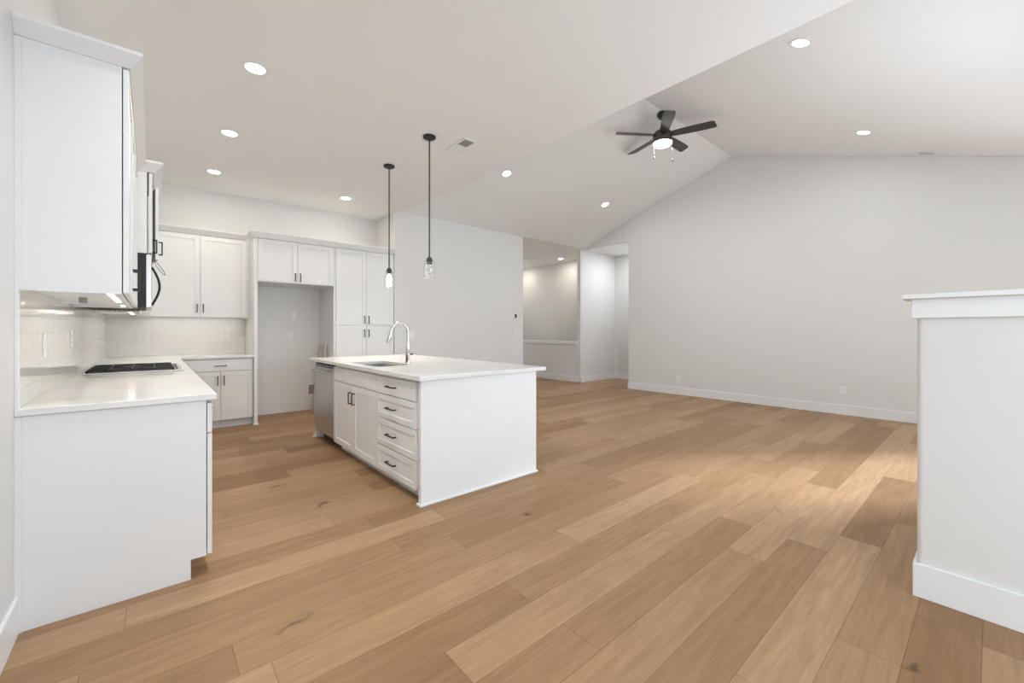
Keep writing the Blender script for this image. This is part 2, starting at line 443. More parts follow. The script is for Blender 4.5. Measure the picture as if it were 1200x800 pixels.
# baseboards
BH, BT = 0.142, 0.014
struct(MB().box(XL, XL + BT, -0.95, 2.603, 0, BH + 0.01).build('baseboard_left', 'trim', bevel=0.003))
struct(MB().box(XG - BT, XG, YE, 5.09 + BT, 0, BH).box(XG - BT, XG + 0.1, 5.09, 5.09 + BT, 0, BH).build('baseboard_gable', 'trim', bevel=0.003))
struct(MB().box(XG - BT, XG, 6.40 - BT, 10.0, 0, BH).box(XG - BT, 9.06, 6.40 - BT, 6.40, 0, BH).box(9.06 - BT, 9.06, 5.0, 6.386, 0, BH).build('baseboard_hall', 'trim', bevel=0.003))
struct(MB().box(2.97, 5.735 + BT, YW - BT, YW, 0, BH).box(5.735, 5.735 + BT, YW, 10.0, 0, BH).build('baseboard_center', 'trim', bevel=0.003))
struct(MB().box(2.84, 5.5, YE, YE + BT, 0, BH).build('baseboard_right', 'trim', bevel=0.003))
# tiled backsplash on the two kitchen walls, and its slim white edge strip
struct(MB().box(XL, XL + 0.009, 2.63, YB, 0.914, 1.425).build('wall_backsplash_left', 'tile_y'))
struct(MB().box(XL + 0.009, 1.018, YB - 0.009, YB, 0.914, 1.425).build('wall_backsplash_back', 'tile_x'))
struct(MB().box(XL, XL + 0.012, 2.600, 2.629, 0.914, 1.42).build('trim_4', 'trim', bevel=0.002))

# ------------------------------------------------------------------ cabinets
def shaker(face, a0, a1, z0, z1, p, rail=0.057, t=0.02):
    """door with a recessed flat panel; p = plane of its back"""
    sg = 1 if face == '+X' else -1
    m = MB()
    m.fbox(face, a0, a0 + rail, p, p + sg * t, z0, z1).fbox(face, a1 - rail, a1, p, p + sg * t, z0, z1)
    m.fbox(face, a0 + rail, a1 - rail, p, p + sg * t, z0, z0 + rail).fbox(face, a0 + rail, a1 - rail, p, p + sg * t, z1 - rail, z1)
    m.fbox(face, a0 + rail, a1 - rail, p, p + sg * (t - 0.007), z0 + rail, z1 - rail)
    return m
def pull(face, a, z, p, vertical, length, parent):
    """square black bar pull on two posts; a, z = its centre, p = surface it is screwed to"""
    sg = 1 if face == '+X' else -1
    m = MB(); h = length / 2; r = 0.005; out = 0.033
    if vertical:
        m.fbox(face, a - r, a + r, p + sg * (out - 0.009), p + sg * out, z - h, z + h)
        for s in (-1, 1): m.fbox(face, a - r, a + r, p, p + sg * (out - 0.008), z + s * (h - 0.005) - 0.005, z + s * (h - 0.005) + 0.005)
    else:
        m.fbox(face, a - h, a + h, p + sg * (out - 0.009), p + sg * out, z - r, z + r)
        for s in (-1, 1): m.fbox(face, a + s * (h - 0.005) - 0.005, a + s * (h - 0.005) + 0.005, p, p + sg * (out - 0.008), z - r, z + r)
    return m.build('handle', 'black', parent, bevel=0.0012)
def front(kind, face, a0, a1, z0, z1, p, parent, pull_at=None, length=0.115):
    sg = 1 if face == '+X' else -1
    g = 0.0018
    a0 += g; a1 -= g; z0 += g; z1 -= g
    if kind == 'slab':
        m = MB().fbox(face, a0, a1, p, p + sg * 0.02, z0, z1); nm = 'drawer'
    else:
        m = shaker(face, a0, a1, z0, z1, p, rail=0.045 if kind == 'drawer' else 0.057); nm = kind
    if kind == 'panel': nm = 'false_front'
    d = m.build(nm, 'cabinet', parent, bevel=0.0015)
    if pull_at:
        a, z, vert = pull_at
        pull(face, a, z, p + sg * 0.02, vert, length, d)
    return d
def carcass(face, a0, a1, p_back, p_front, z0, z1, parent, toe=0.0, toe_set=0.05):
    m = MB().fbox(face, a0, a1, p_back, p_front, z0 + toe, z1)
    c = m.build('carcass', 'cabinet', parent, bevel=0.0012)
    if toe:
        sg = 1 if face == '+X' else -1
        MB().fbox(face, a0, a1, p_back, p_front - sg * toe_set, z0, z0 + toe - 0.001).build('toe_kick', 'cabinet', parent)
    return c
def crown(face, a0, a1, p_back, p_front, z0, z1, parent, ends=(False, False), out=0.05):
    """flat riser leaning outwards to a square top edge"""
    sg = 1 if face == '+X' else -1
    e0 = out if ends[0] else 0.0; e1 = out if ends[1] else 0.0
    def q(a, p, z): return (p, a, z) if face in ('+X', '-X') else (a, p, z)
    zb = z1 - 0.014
    pts = []
    for z, k in ((z0, 0.006), (zb, 1.0), (z1, 1.0)):
        o = out * k if k == 1.0 else k
        f0 = (e0 if k == 1.0 else min(e0, k)); f1 = (e1 if k == 1.0 else min(e1, k))
        pts += [q(a0 - f0, p_back, z), q(a0 - f0, p_front + sg * o, z), q(a1 + f1, p_front + sg * o, z), q(a1 + f1, p_back, z)]
    fs = [(0, 1, 2, 3), (8, 9, 10, 11)]
    for r in (0, 4):
        for i in range(4): fs.append((r + i, r + (i + 1) % 4, r + 4 + (i + 1) % 4, r + 4 + i))
    return MB().quadset(pts, fs).build('crown_molding', 'cabinet', parent)

CT, CB = 0.914, 0.884       # worktop top and underside
UPB, UPT, CRT = 1.40, 2.445, 2.525
# --- left run, base units facing +X
LB, LF = XL + 0.0006, 0.212
def left_base(y0, y1, label, panel=False):
    t = thing('base_cabinet', (LB, y0, 0), label, 'cabinet', 'base cabinets along the left wall')
    if panel:
        MB().prism([(LB, 0), (0.150, 0), (0.150, 0.098), (LF, 0.098), (LF, CB - 0.002), (LB, CB - 0.002)], 'Y', y0, y0 + 0.018).build('end_panel', 'cabinet', t, bevel=0.001)
        MB().box(LB, LB + 0.020, y0 - 0.006, y0 - 0.0004, 0, CB - 0.002).build('scribe_molding', 'cabinet', t)
        y0 += 0.0185
    carcass('+X', y0, y1, LB, LF, 0, CB - 0.002, t, toe=0.105, toe_set=0.062)
    ym = (y0 + y1) / 2
    y0 -= 0.0185 if panel else 0
    front('slab', '+X', y0, y1, 0.717, 0.868, LF + 0.004, t, (ym, 0.79, False), 0.14)
    front('door', '+X', y0, ym, 0.102, 0.714, LF + 0.004, t, (ym - 0.04, 0.62, True))
    front('door', '+X', ym, y1, 0.102, 0.714, LF + 0.004, t, (ym + 0.04, 0.62, True))
    return t
left_base(2.605, 3.42, 'white base cabinet with the plain side panel facing the camera, at the left wall', True)
left_base(3.4215, 4.17, 'white base cabinet behind the left panelled one, just before the cooktop')
left_base(4.1715, 5.06, 'white base cabinet directly under the black gas cooktop')
left_base(5.0615, 6.30, 'white base cabinet between the cooktop and the far kitchen corner')
# --- rear run, base unit facing -Y
t = thing('base_cabinet', (0.30, YB - 0.002, 0), 'white base cabinet with one wide drawer over two doors, left of the empty fridge alcove', 'cabinet')
BF = 6.385
carcass('-Y', 0.236, 1.0185, YB - 0.002, BF, 0, CB - 0.002, t, toe=0.105, toe_set=0.055)
front('slab', '-Y', 0.30, 1.015, 0.722, 0.870, BF - 0.001, t, (0.665, 0.790, False), 0.125)
front('door', '-Y', 0.30, 0.664, 0.105, 0.719, BF - 0.001, t, (0.632, 0.604, True), 0.118)
front('door', '-Y', 0.664, 1.015, 0.105, 0.719, BF - 0.001, t, (0.698, 0.604, True), 0.118)
# --- L shaped worktop
ct = MB().prism([(XL + 0.0006, 2.592), (0.256, 2.592), (0.256, 6.335), (1.018, 6.335), (1.018, YB - 0.0006), (XL + 0.0006, YB - 0.0006)], 'Z', CB, CT - 0.0004)
tag(ct.build('countertop', 'quartz', bevel=0.003), 'white quartz L-shaped worktop under the tiled backsplash, along the left and rear walls', 'countertop')

# --- wall units on the left wall
UF = -0.100
def upper_left(y0, y1, ndoor, handles, label, end=(False, False), zb=UPB, pf=UF, top=2.433, ctop=2.503):
    t = thing('wall_cabinet', (LB, y0, zb), label, 'cabinet', 'wall cabinets along the left wall')
    m = MB().box(LB, pf, y0, y1, zb + 0.018, top + 0.004).box(LB, pf, y0, y0 + 0.018, zb, zb + 0.018).box(pf - 0.02, pf, y0 + 0.018, y1, zb, zb + 0.018).box(LB, pf - 0.02, y1 - 0.018, y1, zb, zb + 0.018)
    m.build('carcass', 'cabinet', t, bevel=0.001)
    wd = (y1 - y0) / ndoor
    for k in range(ndoor):
        front('door', '+X', y0 + k * wd, y0 + (k + 1) * wd, zb + 0.003, top, pf + 0.004, t, (handles[k], zb + 0.115, True))
    crown('+X', y0, y1, LB, pf + 0.022, top + 0.004, ctop, t, end)
    if end[0]: MB().box(LB, LB + 0.020, y0 - 0.006, y0 - 0.0004, zb, top).build('scribe_molding', 'cabinet', t)
    return t
upper_left(2.605, 3.70, 2, (3.112, 3.193), 'white wall cabinet nearest the camera, its blank side panel facing us', (True, False))
upper_left(3.7015, 4.245, 1, (4.20,), 'white wall cabinet just before the microwave, behind the nearest one')
# over the microwave: deeper unit, one of its two doors standing slightly open
MF = -0.022
t = thing('wall_cabinet', (LB, 4.25, 1.83), 'white wall cabinet above the microwave, deeper than its neighbours, one door ajar', 'cabinet')
MB().box(LB, MF, 4.25, 5.01, 1.826, UPT + 0.004).build('carcass', 'cabinet', t, bevel=0.001)
front('door', '+X', 4.25, 4.63, 1.83, UPT, MF + 0.011, t, (4.59, 1.935, True))
crown('+X', 4.25, 5.01, LB, MF + 0.034, UPT + 0.004, CRT, t, (True, True), out=0.06)
# the ajar door, hinged on its far side
dm = shaker('+X', -0.376, 0.0, 1.832, UPT - 0.002, 0.0)
dj = dm.build('door', 'cabinet', None, bevel=0.0015)
pj = pull('+X', -0.336, 1.935, 0.02, True, 0.115, dj)
dj.parent = t
dj.location = Vector((MF + 0.012, 5.008, 0)) - WORLD_LOC[t.name]
dj.rotation_euler = (0, 0, R(6.0))
upper_left(5.0115, 6.60, 2, (5.77, 5.85), 'white wall cabinet between the microwave and the far kitchen corner')
# --- wall unit on the rear wall
t = thing('wall_cabinet', (0.3, YB - 0.002, UPB), 'white two-door wall cabinet on the rear wall, left of the fridge alcove', 'cabinet')
RF = 6.632
m = MB().box(-0.07, 1.0185, RF, YB - 0.002, UPB + 0.018, UPT + 0.004).box(-0.07, 1.0185, RF, RF + 0.02, UPB, UPB + 0.018).box(0.98, 1.0185, RF + 0.02, YB - 0.012, UPB, UPB + 0.018)
m.build('carcass', 'cabinet', t, bevel=0.001)
front('door', '-Y', -0.02, 0.478, UPB + 0.003, UPT, RF - 0.001, t, (0.443, 1.515, True), 0.11)
front('door', '-Y', 0.478, 0.982, UPB + 0.003, UPT, RF - 0.001, t, (0.506, 1.515, True), 0.11)
crown('-Y', -0.07, 0.974, YB - 0.002, RF - 0.02, UPT + 0.004, CRT, t)
# --- fridge surround: tall side panel, cabinet over the alcove
FF = 6.325
t = thing('alcove_side_panel', (1.04, YB - 0.002, 0), 'white tall narrow side panel on the left of the empty fridge alcove', 'panel')
MB().box(1.020, 1.060, FF, YB - 0.012, 0, UPT + 0.004).build('panel', 'cabinet', t, bevel=0.0015)
MB().box(1.008, 1.072, FF - 0.012, FF, 0, 0.018).box(1.060, 1.072, FF, 6.99, 0, 0.018).box(1.008, 1.020, FF, 6.38, 0, 0.018).build('shoe_molding', 'trim', t, bevel=0.004)
crown('-Y', 1.020, 1.060, 6.575, FF - 0.02, UPT + 0.0045, CRT + 0.012, t, (True, False), out=0.045)
t = thing('refrigerator_cabinet', (1.54, YB - 0.002, 1.88), 'white two-door cabinet bridging over the empty fridge alcove', 'cabinet')
MB().box(1.0605, 2.022, FF + 0.002, YB - 0.002, 1.880, UPT + 0.004).build('carcass', 'cabinet', t, bevel=0.001)
front('door', '-Y', 1.061, 1.536, 1.884, UPT, FF + 0.001, t, (1.503, 1.965, True), 0.11)
front('door', '-Y', 1.536, 2.012, 1.884, UPT, FF + 0.001, t, (1.569, 1.965, True), 0.11)
crown('-Y', 1.0605, 2.022, 6.575, FF - 0.02, UPT + 0.0045, CRT + 0.012, t, out=0.045)
# --- pantry
t = thing('pantry_cabinet', (2.024, YB - 0.002, 0), 'white tall four-door pantry cabinet right of the fridge alcove', 'cabinet')
MB().box(2.0235, 2.947, FF + 0.002, YB - 0.002, 0.105, UPT + 0.004).build('carcass', 'cabinet', t, bevel=0.001)
MB().box(2.0235, 2.947, FF + 0.06, YB - 0.002, 0, 0.104).build('toe_kick', 'cabinet', t)
for a0, a1, hx in ((2.052, 2.502, 2.470), (2.502, 2.945, 2.535)):
    front('door', '-Y', a0, a1, 1.312, UPT, FF + 0.001, t, (hx, 1.397, True), 0.115)
    front('door', '-Y', a0, a1, 0.108, 1.309, FF + 0.001, t, (hx, 1.190, True), 0.115)
crown('-Y', 2.0235, 2.947, YB - 0.002, FF - 0.02, UPT + 0.004, CRT + 0.012, t, out=0.045)

# ------------------------------------------------------------------ microwave
t = thing('microwave', (LB, 4.252, 1.40), 'stainless over-the-range microwave with black case and bowed black handle, above the cooktop', 'microwave')
MB().box(LB + 0.011, -0.030, 4.253, 5.007, 1.412, 1.823).build('case', 'black', t, bevel=0.003)
MB().box(-0.029, 0.004, 4.253, 5.007, 1.412, 1.818).build('door', 'steel', t, bevel=0.004)
MB().box(0.0042, 0.006, 4.32, 4.70, 1.48, 1.76).build('window', 'black_glass', t, bevel=0.0005)
MB().box(0.0042, 0.006, 4.80, 4.99, 1.43, 1.80).build('control_panel', 'black_glass', t, bevel=0.0005)
pts = [Vector((0.006 + 0.052 * math.sin(math.pi * k / 14), 4.755, 1.45 + 0.33 * k / 14)) for k in range(15)]
MB().tube(pts, 0.009, 10).build('handle', 'black', t, smooth=True)
g2 = MB()
for k in range(10): g2.box(-0.36 + 0.03 * k, -0.345 + 0.03 * k, 4.30, 4.96, 1.406, 1.4118)
g2.build('vent_grille', 'dark', t)
# thin loop hanging from the ajar cabinet door
cpts = []
for k in range(24):
    a = 2 * math.pi * k / 24
    lx, lz = 0.010 * math.sin(a), 0.068 * math.cos(a)
    ca, sa = math.cos(R(32)), math.sin(R(32))
    cpts.append((0.056 + lx * ca - lz * sa, 4.62 - lz * 0.2, 1.762 + lx * sa + lz * ca))
lp = MB().tube(cpts, 0.0022, 6, closed=True)
tag(lp.build('cord_loop', 'black', smooth=True), 'thin dark cord loop dangling below the ajar cabinet door by the microwave', 'cord')

# ------------------------------------------------------------------ cooktop
t = thing('cooktop', (-0.09, 4.63, CT), 'black gas cooktop with cast-iron grates let into the left worktop', 'cooktop')
MB().box(-0.37, 0.205, 4.25, 5.01, CT + 0.001, CT + 0.010).build('base_plate', 'steel', t, bevel=0.003)
for gx in range(3):
    y0 = 4.265 + gx * 0.245; y1 = y0 + 0.237; m = MB()
    x0, x1, zt = -0.355, 0.142, CT + 0.027
    for a, b2, c, d in ((x0, x1, y0, y0 + .012), (x0, x1, y1 - .012, y1), (x0, x0 + .012, y0, y1), (x1 - .012, x1, y0, y1)):
        m.box(a, b2, c, d, zt - .014, zt)
    xm, ym = (x0 + x1) / 2, (y0 + y1) / 2
    m.box(x0, x1, ym - .005, ym + .005, zt - .012, zt + .004)
    for xx in (x0 + .12, xm, x1 - .12): m.box(xx - .005, xx + .005, y0, y1, zt - .012, zt + .004)
    for xx in (x0 + .006, x1 - .006):
        for yy in (y0 + .006, y1 - .006): m.box(xx - .006, xx + .006, yy - .006, yy + .006, CT + .010, zt)
    m.build('grate', 'iron', t, bevel=0.0015)
for bx_, by_, r in ((-0.235, 4.385, .042), (0.0, 4.385, .036), (-0.115, 4.63, .055), (-0.235, 4.873, .036), (0.0, 4.873, .042)):
    MB().lathe([(r + .012, CT + .010), (r + .010, CT + .018), (r, CT + .019), (r, CT + .0275), (r * .9, CT + .0295)], (bx_, by_, 0), seg=24).build('burner', 'black', t, smooth=True)
for ky in (4.39, 4.51, 4.63, 4.75, 4.87):
    MB().lathe([(.017, CT + .010), (.017, CT + .020), (.014, CT + .023)], (0.172, ky, 0), seg=20).build('knob', 'steel', t, smooth=True)

# ------------------------------------------------------------------ under-cabinet light bars
def led_bar(x0, x1, y0, y1, z, label, watts):
    t = thing('under_cabinet_light', ((x0 + x1) / 2, (y0 + y1) / 2, z), label, 'light', 'light bars under the wall cabinets')
    MB().box(x0, x1, y0, y1, z - 0.006, z).build('housing', 'plastic', t)
    MB().box(x0 + .004, x1 - .004, y0 + .004, y1 - .004, z - 0.008, z - 0.0062).build('diffuser', 'led', t)
    l = bpy.data.lights.new('lamp', 'AREA'); l.shape = 'RECTANGLE'; l.size = x1 - x0; l.size_y = y1 - y0
    l.energy = watts; l.color = (1.0, 0.84, 0.66)
    o = bpy.data.objects.new('lamp', l); col.objects.link(o); o.parent = t; o.location = (0, 0, -0.012)
    return t
zb = UPB + 0.0178
led_bar(-0.165, -0.135, 2.70, 3.62, zb, 'lit white light bar under the nearest wall cabinet at the left', UNDER_W)
led_bar(-0.165, -0.135, 3.75, 4.20, zb, 'lit white light bar under the wall cabinet just before the microwave', UNDER_W * .5)
led_bar(-0.165, -0.135, 5.10, 6.30, zb, 'lit white light bar under the wall cabinet beyond the microwave', UNDER_W)
led_bar(0.0, 0.90, 6.70, 6.73, zb, 'lit white light bar under the two-door cabinet on the rear wall', UNDER_W)
tag(MB().box(-0.30, -0.27, 3.30, 3.36, zb - 0.03, zb).build('light_driver', 'grey_plastic', bevel=0.002), 'small grey box under the nearest wall cabinet beside its light bar', 'driver')

# ------------------------------------------------------------------ island
IX, IXB = 1.45, 2.55       # carcass front plane, rear of the end panels
t = thing('drawer_cabinet', (1.5, 2.62, 0), 'white island cabinet with four stacked drawers and the wide plain end panel', 'cabinet')
carcass('-X', 2.662, 3.378, 2.06, IX, 0, CB - 0.001, t, toe=0.10, toe_set=0.06)
MB().box(1.428, IXB, 2.622, 2.660, 0, CB - 0.001).build('end_panel', 'cabinet', t, bevel=0.0015)
MB().box(1.415, IXB + 0.012, 2.610, 2.622, 0, 0.018).box(1.415, 1.428, 2.622, 2.672, 0, 0.018).box(IXB, IXB + 0.012, 2.622, 2.67, 0, 0.018).build('shoe_molding', 'trim', t, bevel=0.004)
IP = IX - 0.001
for k, (z0, z1) in enumerate(((0.722, 0.862), (0.523, 0.719), (0.301, 0.520), (0.088, 0.298))):
    front('slab' if k == 0 else 'drawer', '-X', 2.700, 3.378, z0, z1, IP, t, (3.085, (z0 + z1) / 2 + (0.0 if k == 0 else 0.0), False), 0.15)
t = thing('sink_cabinet', (1.5, 3.38, 0), 'white island sink cabinet with two doors under a plain false front', 'cabinet')
m = MB().box(IX, IX + 0.018, 3.3795, 4.463, 0.10, CB - 0.001).box(IX + .018, 2.06, 3.3795, 3.3975, 0.10, CB - 0.001).box(IX + .018, 2.06, 4.445, 4.463, 0.10, CB - 0.001)
m.box(IX + .018, 2.06, 3.3975, 4.445, 0.10, 0.118).box(2.042, 2.06, 3.3975, 4.445, 0.118, CB - 0.001)
m.build('carcass', 'cabinet', t)
MB().box(IX + 0.06, 2.06, 3.3795, 4.463, 0, 0.099).build('toe_kick', 'cabinet', t)
ff = MB().box(IP - 0.02, IP, 3.3818, 4.461, 0.7238, 0.8602).build('false_front', 'cabinet', t, bevel=0.0015)
front('door', '-X', 3.380, 3.9205, 0.088, 0.719, IP, t, (3.985 - 0.105, 0.598, True), 0.112)
front('door', '-X', 3.9205, 4.463, 0.088, 0.719, IP, t, (3.965, 0.598, True), 0.112)
# dishwasher
t = thing('dishwasher', (1.7, 4.8, 0), 'stainless dishwasher with a bar handle at the far end of the island', 'dishwasher')
MB().box(1.470, 2.03, 4.470, 5.118, 0.105, 0.872).build('tub', 'dark', t)
MB().box(1.425, 1.468, 4.470, 5.118, 0.112, 0.832).build('door', 'steel', t, bevel=0.004)
MB().box(1.440, 1.468, 4.472, 5.116, 0.834, 0.862).build('control_strip', 'black_glass', t, bevel=0.002)
d = MB()
d.tube([(1.388, 4.52, 0.792), (1.388, 5.07, 0.792)], 0.011, 12)
for yy in (4.54, 5.05): d.tube([(1.425, yy, 0.792), (1.388, yy, 0.792)], 0.007, 8)
d.build('handle', 'steel', t, smooth=True)
MB().box(1.53, 1.56, 4.472, 5.116, 0.002, 0.103).build('kick_plate', 'black', t)
# far leg panel and rear panel
t = thing('island_end_panel', (1.5, 5.14, 0), 'narrow white leg panel closing the far end of the island beside the dishwasher', 'panel')
MB().box(1.440, IXB, 5.122, 5.160, 0, CB - 0.001).build('panel', 'cabinet', t, bevel=0.0015)
MB().box(1.422, 1.440, 5.110, 5.172, 0, 0.022).box(1.44, IXB, 5.160, 5.172, 0, 0.022).build('shoe_molding', 'trim', t, bevel=0.004)
t = thing('island_back_panel', (2.2, 3.9, 0), 'white rear panel of the island on its living room side', 'panel')
MB().box(2.062, 2.10, 2.662, 5.120, 0, CB - 0.001).build('panel', 'cabinet', t)
MB().box(2.1005, 2.112, 2.662, 5.120, 0, 0.10).build('baseboard', 'trim', t)
# island worktop with the sink cut-out
SX0, SX1, SY0, SY1 = 1.510, 1.865, 3.56, 4.24
IW = (1.400, 2.640, 2.590, 5.245)
ct = MB()
bm = ct.bm
def ring(z):
    o = [bm.verts.new((x, y, z)) for x, y in ((IW[0], IW[2]), (IW[1], IW[2]), (IW[1], IW[3]), (IW[0], IW[3]))]
    i = [bm.verts.new((x, y, z)) for x, y in ((SX0, SY0), (SX1, SY0), (SX1, SY1), (SX0, SY1))]
    return o, i
o0, i0 = ring(CB); o1, i1 = ring(CT)
for k in range(4):
    n_ = (k + 1) % 4
    bm.faces.new((o1[k], o1[n_], i1[n_], i1[k])); bm.faces.new((o0[k], i0[k], i0[n_], o0[n_]))
    bm.faces.new((o0[k], o0[n_], o1[n_], o1[k])); bm.faces.new((i0[k], i1[k], i1[n_], i0[n_]))
tag(ct.build('island_countertop', 'quartz', bevel=0.003), 'white quartz worktop of the kitchen island, holding the sink', 'countertop')
# sink
t = thing('sink', (1.69, 3.9, 0.70), 'stainless undermount sink set into the island worktop', 'sink')
s = MB()
x0, x1, y0, y1 = SX0 - .004, SX1 + .004, SY0 - .004, SY1 + .004
zt, zf, w_ = CB - 0.001, 0.70, 0.003
s.box(x0 - w_, x0, y0, y1, zf, zt).box(x1, x1 + w_, y0, y1, zf, zt).box(x0 - w_, x1 + w_, y0 - w_, y0, zf, zt).box(x0 - w_, x1 + w_, y1, y1 + w_, zf, zt).box(x0, x1, y0, y1, zf, zf + .004)
s.build('basin', 'steel', t, bevel=0.001)
MB().lathe([(.045, zf + .0042), (.045, zf + .007), (.03, zf + .006)], (1.69, 3.9, 0), seg=24).build('drain', 'chrome', t, smooth=True)
# faucet
FX, FY = 1.925, 3.80
t = thing('faucet', (FX, FY, CT), 'chrome gooseneck pull-down faucet standing behind the island sink', 'faucet')
MB().lathe([(.027, CT + .0005), (.027, CT + .006), (.022, CT + .010), (.021, CT + .07), (.025, CT + .075), (.025, CT + .092), (.021, CT + .098), (.018, CT + .15), (.0125, CT + .22)], (FX, FY, 0), seg=24).build('base', 'chrome', t, smooth=True)
arc = [(FX, FY, CT + .22), (FX, FY, CT + .26)]
cx, cz, rr = FX - .088, CT + .296, .088
arc += [(cx + rr * math.cos(R(a)), FY, cz + rr * 1.15 * math.sin(R(a))) for a in range(0, 166, 15)]
end = Vector(arc[-1]); 
arc.append((end.x - .008, FY, end.z - .025))
MB().tube(arc, 0.0125, 14).build('spout', 'chrome', t, smooth=True)
MB().tube([(end.x - .008, FY, end.z - .025), (end.x - .012, FY, end.z - .040), (end.x - .030, FY, end.z - .112), (end.x - .032, FY, end.z - .122)], [.014, .0165, .0185, .015], 16).build('spray_head', 'chrome', t, smooth=True)
MB().tube([(FX + .018, FY - .006, CT + .084), (FX + .034, FY - .012, CT + .085), (FX + .048, FY - .016, CT + .090)], [.009, .008, .006], 12).build('lever', 'gunmetal', t, smooth=True)

# ------------------------------------------------------------------ pendants
def pendant(x, y, label):
    t = thing('pendant_light', (x, y, ZC), label, 'pendant light', 'pendant lights over the island')
    MB().lathe([(.062, ZC - .0005), (.062, ZC - .016), (.052, ZC - .024), (.012, ZC - .026)], (x, y, 0), seg=32).build('canopy', 'black', t, smooth=True)
    MB().tube([(x, y, ZC - .02), (x, y, 1.946)], .0068, 10).build('rod', 'black', t, smooth=True)
    MB().lathe([(.010, 1.958), (.026, 1.944), (.031, 1.930), (.031, 1.920), (.027, 1.917), (.028, 1.888), (.022, 1.884)], (x, y, 0), seg=24).build('socket', 'gunmetal', t, smooth=True)
    MB().lathe([(.030, 1.922), (.045, 1.914), (.050, 1.900), (.059, 1.750), (.0565, 1.750), (.0475, 1.898), (.043, 1.911), (.0285, 1.9195)], (x, y, 0), seg=40, cap=False).build('glass_shade', 'glass', t, smooth=True)
    return t
def bulb(t, x, y, mat):
    return MB().lathe([(.013, 1.884), (.014, 1.872), (.022, 1.850), (.029, 1.828), (.029, 1.812), (.022, 1.797), (.008, 1.790)], (x, y, 0), seg=24).build('bulb', mat, t, smooth=True)
pa = pendant(2.085, 4.58, 'black rod pendant light with a glowing bulb, above the far end of the island')
bulb(pa, 2.085, 4.58, 'bulb_on')
pl = bpy.data.lights.new('lamp', 'POINT'); pl.energy = 30; pl.color = WARM; pl.shadow_soft_size = .03
po = bpy.data.objects.new('lamp', pl); col.objects.link(po); po.parent = pa; po.location = (0, 0, 1.77 - ZC)
pb = pendant(2.070, 3.632, 'black rod pendant light with a clear unlit glass shade, above the middle of the island')
bulb(pb, 2.070, 3.632, 'glass')

# ------------------------------------------------------------------ recessed ceiling lights
def can_light(loc, label, tilt=0.0, watts=1.0, spread=180, tint=None):
    t = thing('recessed_light', (0, 0, 0), label, 'ceiling light', 'recessed ceiling lights')
    MB().lathe([(.062, -.0006), (.090, -.0006), (.090, -.004), (.080, -.007), (.066, -.006), (.062, -.0035)], (0, 0, 0), seg=40, cap=False).build('trim_ring', 'plastic', t, smooth=True)
    MB().lathe([(.0625, -.0012), (.0625, -.0034)], (0, 0, 0), seg=40).build('lens', 'can', t, smooth=True)
    l = bpy.data.lights.new('lamp', 'AREA'); l.shape = 'DISK'; l.size = .12; l.energy = CAN_W * watts; l.spread = R(spread); l.color = tint or WARM
    o = bpy.data.objects.new('lamp', l); col.objects.link(o); o.parent = t; o.location = (0, 0, -.012)
    t.location = loc; t.rotation_euler = (tilt, 0, 0)
    return t
SL, SR = (ZR - ZC) / (YW - YR), (ZR - ZC) / (YR - YE)
def vz(y): return ZR - (SL * (y - YR) if y > YR else SR * (YR - y))
tl, tr = math.atan(-SL), math.atan(SR)
can_light((0.575, 3.515, ZC), 'recessed light in the flat kitchen ceiling, largest and nearest of the left row', 0, 1.35)
can_light((0.575, 4.83, ZC), 'recessed light in the flat kitchen ceiling, middle one of the left row', 0, 1.2)
can_light((0.575, 6.13, ZC), 'recessed light in the flat kitchen ceiling, farthest of the left row')
can_light((0.575, 2.20, ZC), 'added unseen light in the flat kitchen ceiling, above the frame in front of the left row', 0, 1.6, 110, NEUTRAL)  # extra lamp out of view, added to lift the aisle floor
can_light((0.575, 0.90, ZC), 'added unseen light in the flat kitchen ceiling, above the frame over the dining floor', 0, 1.4, 110, NEUTRAL)  # unseen lamp added to brighten the floor near the camera
can_light((2.125, 6.12, ZC), 'recessed light in the flat kitchen ceiling, in front of the pantry cabinet')
can_light((4.105, 4.865, vz(4.865)), 'recessed light low on the vault slope beside the edge of the flat ceiling', tl, .6, 180, NEUTRAL)
can_light((6.54, 4.85, vz(4.85)), 'recessed light on the vault slope left of the gable wall, beyond the fan', tl, .8, 180, NEUTRAL)
can_light((4.16, 1.07, vz(1.07)), 'large recessed light on the right vault slope near the flat ceiling edge', tr, .25, 180, NEUTRAL)
can_light((6.60, 1.045, vz(1.045)), 'recessed light on the right vault slope nearest the gable wall', tr, .6, 180, NEUTRAL)
can_light((8.24, 7.54, ZC), 'small recessed light in the hall ceiling over the stairwell', 0, 1.2)
can_light((8.40, 5.45, ZC), 'added fill light in the passage beyond the gable doorway, hidden by the gable wall', 0, 2.6, 180, NEUTRAL)  # hidden lamp added in place of daylight in the passage
can_light((8.24, 9.40, ZC), 'recessed light over the stairwell, hidden deeper behind the hall corner', 0, 1.2)

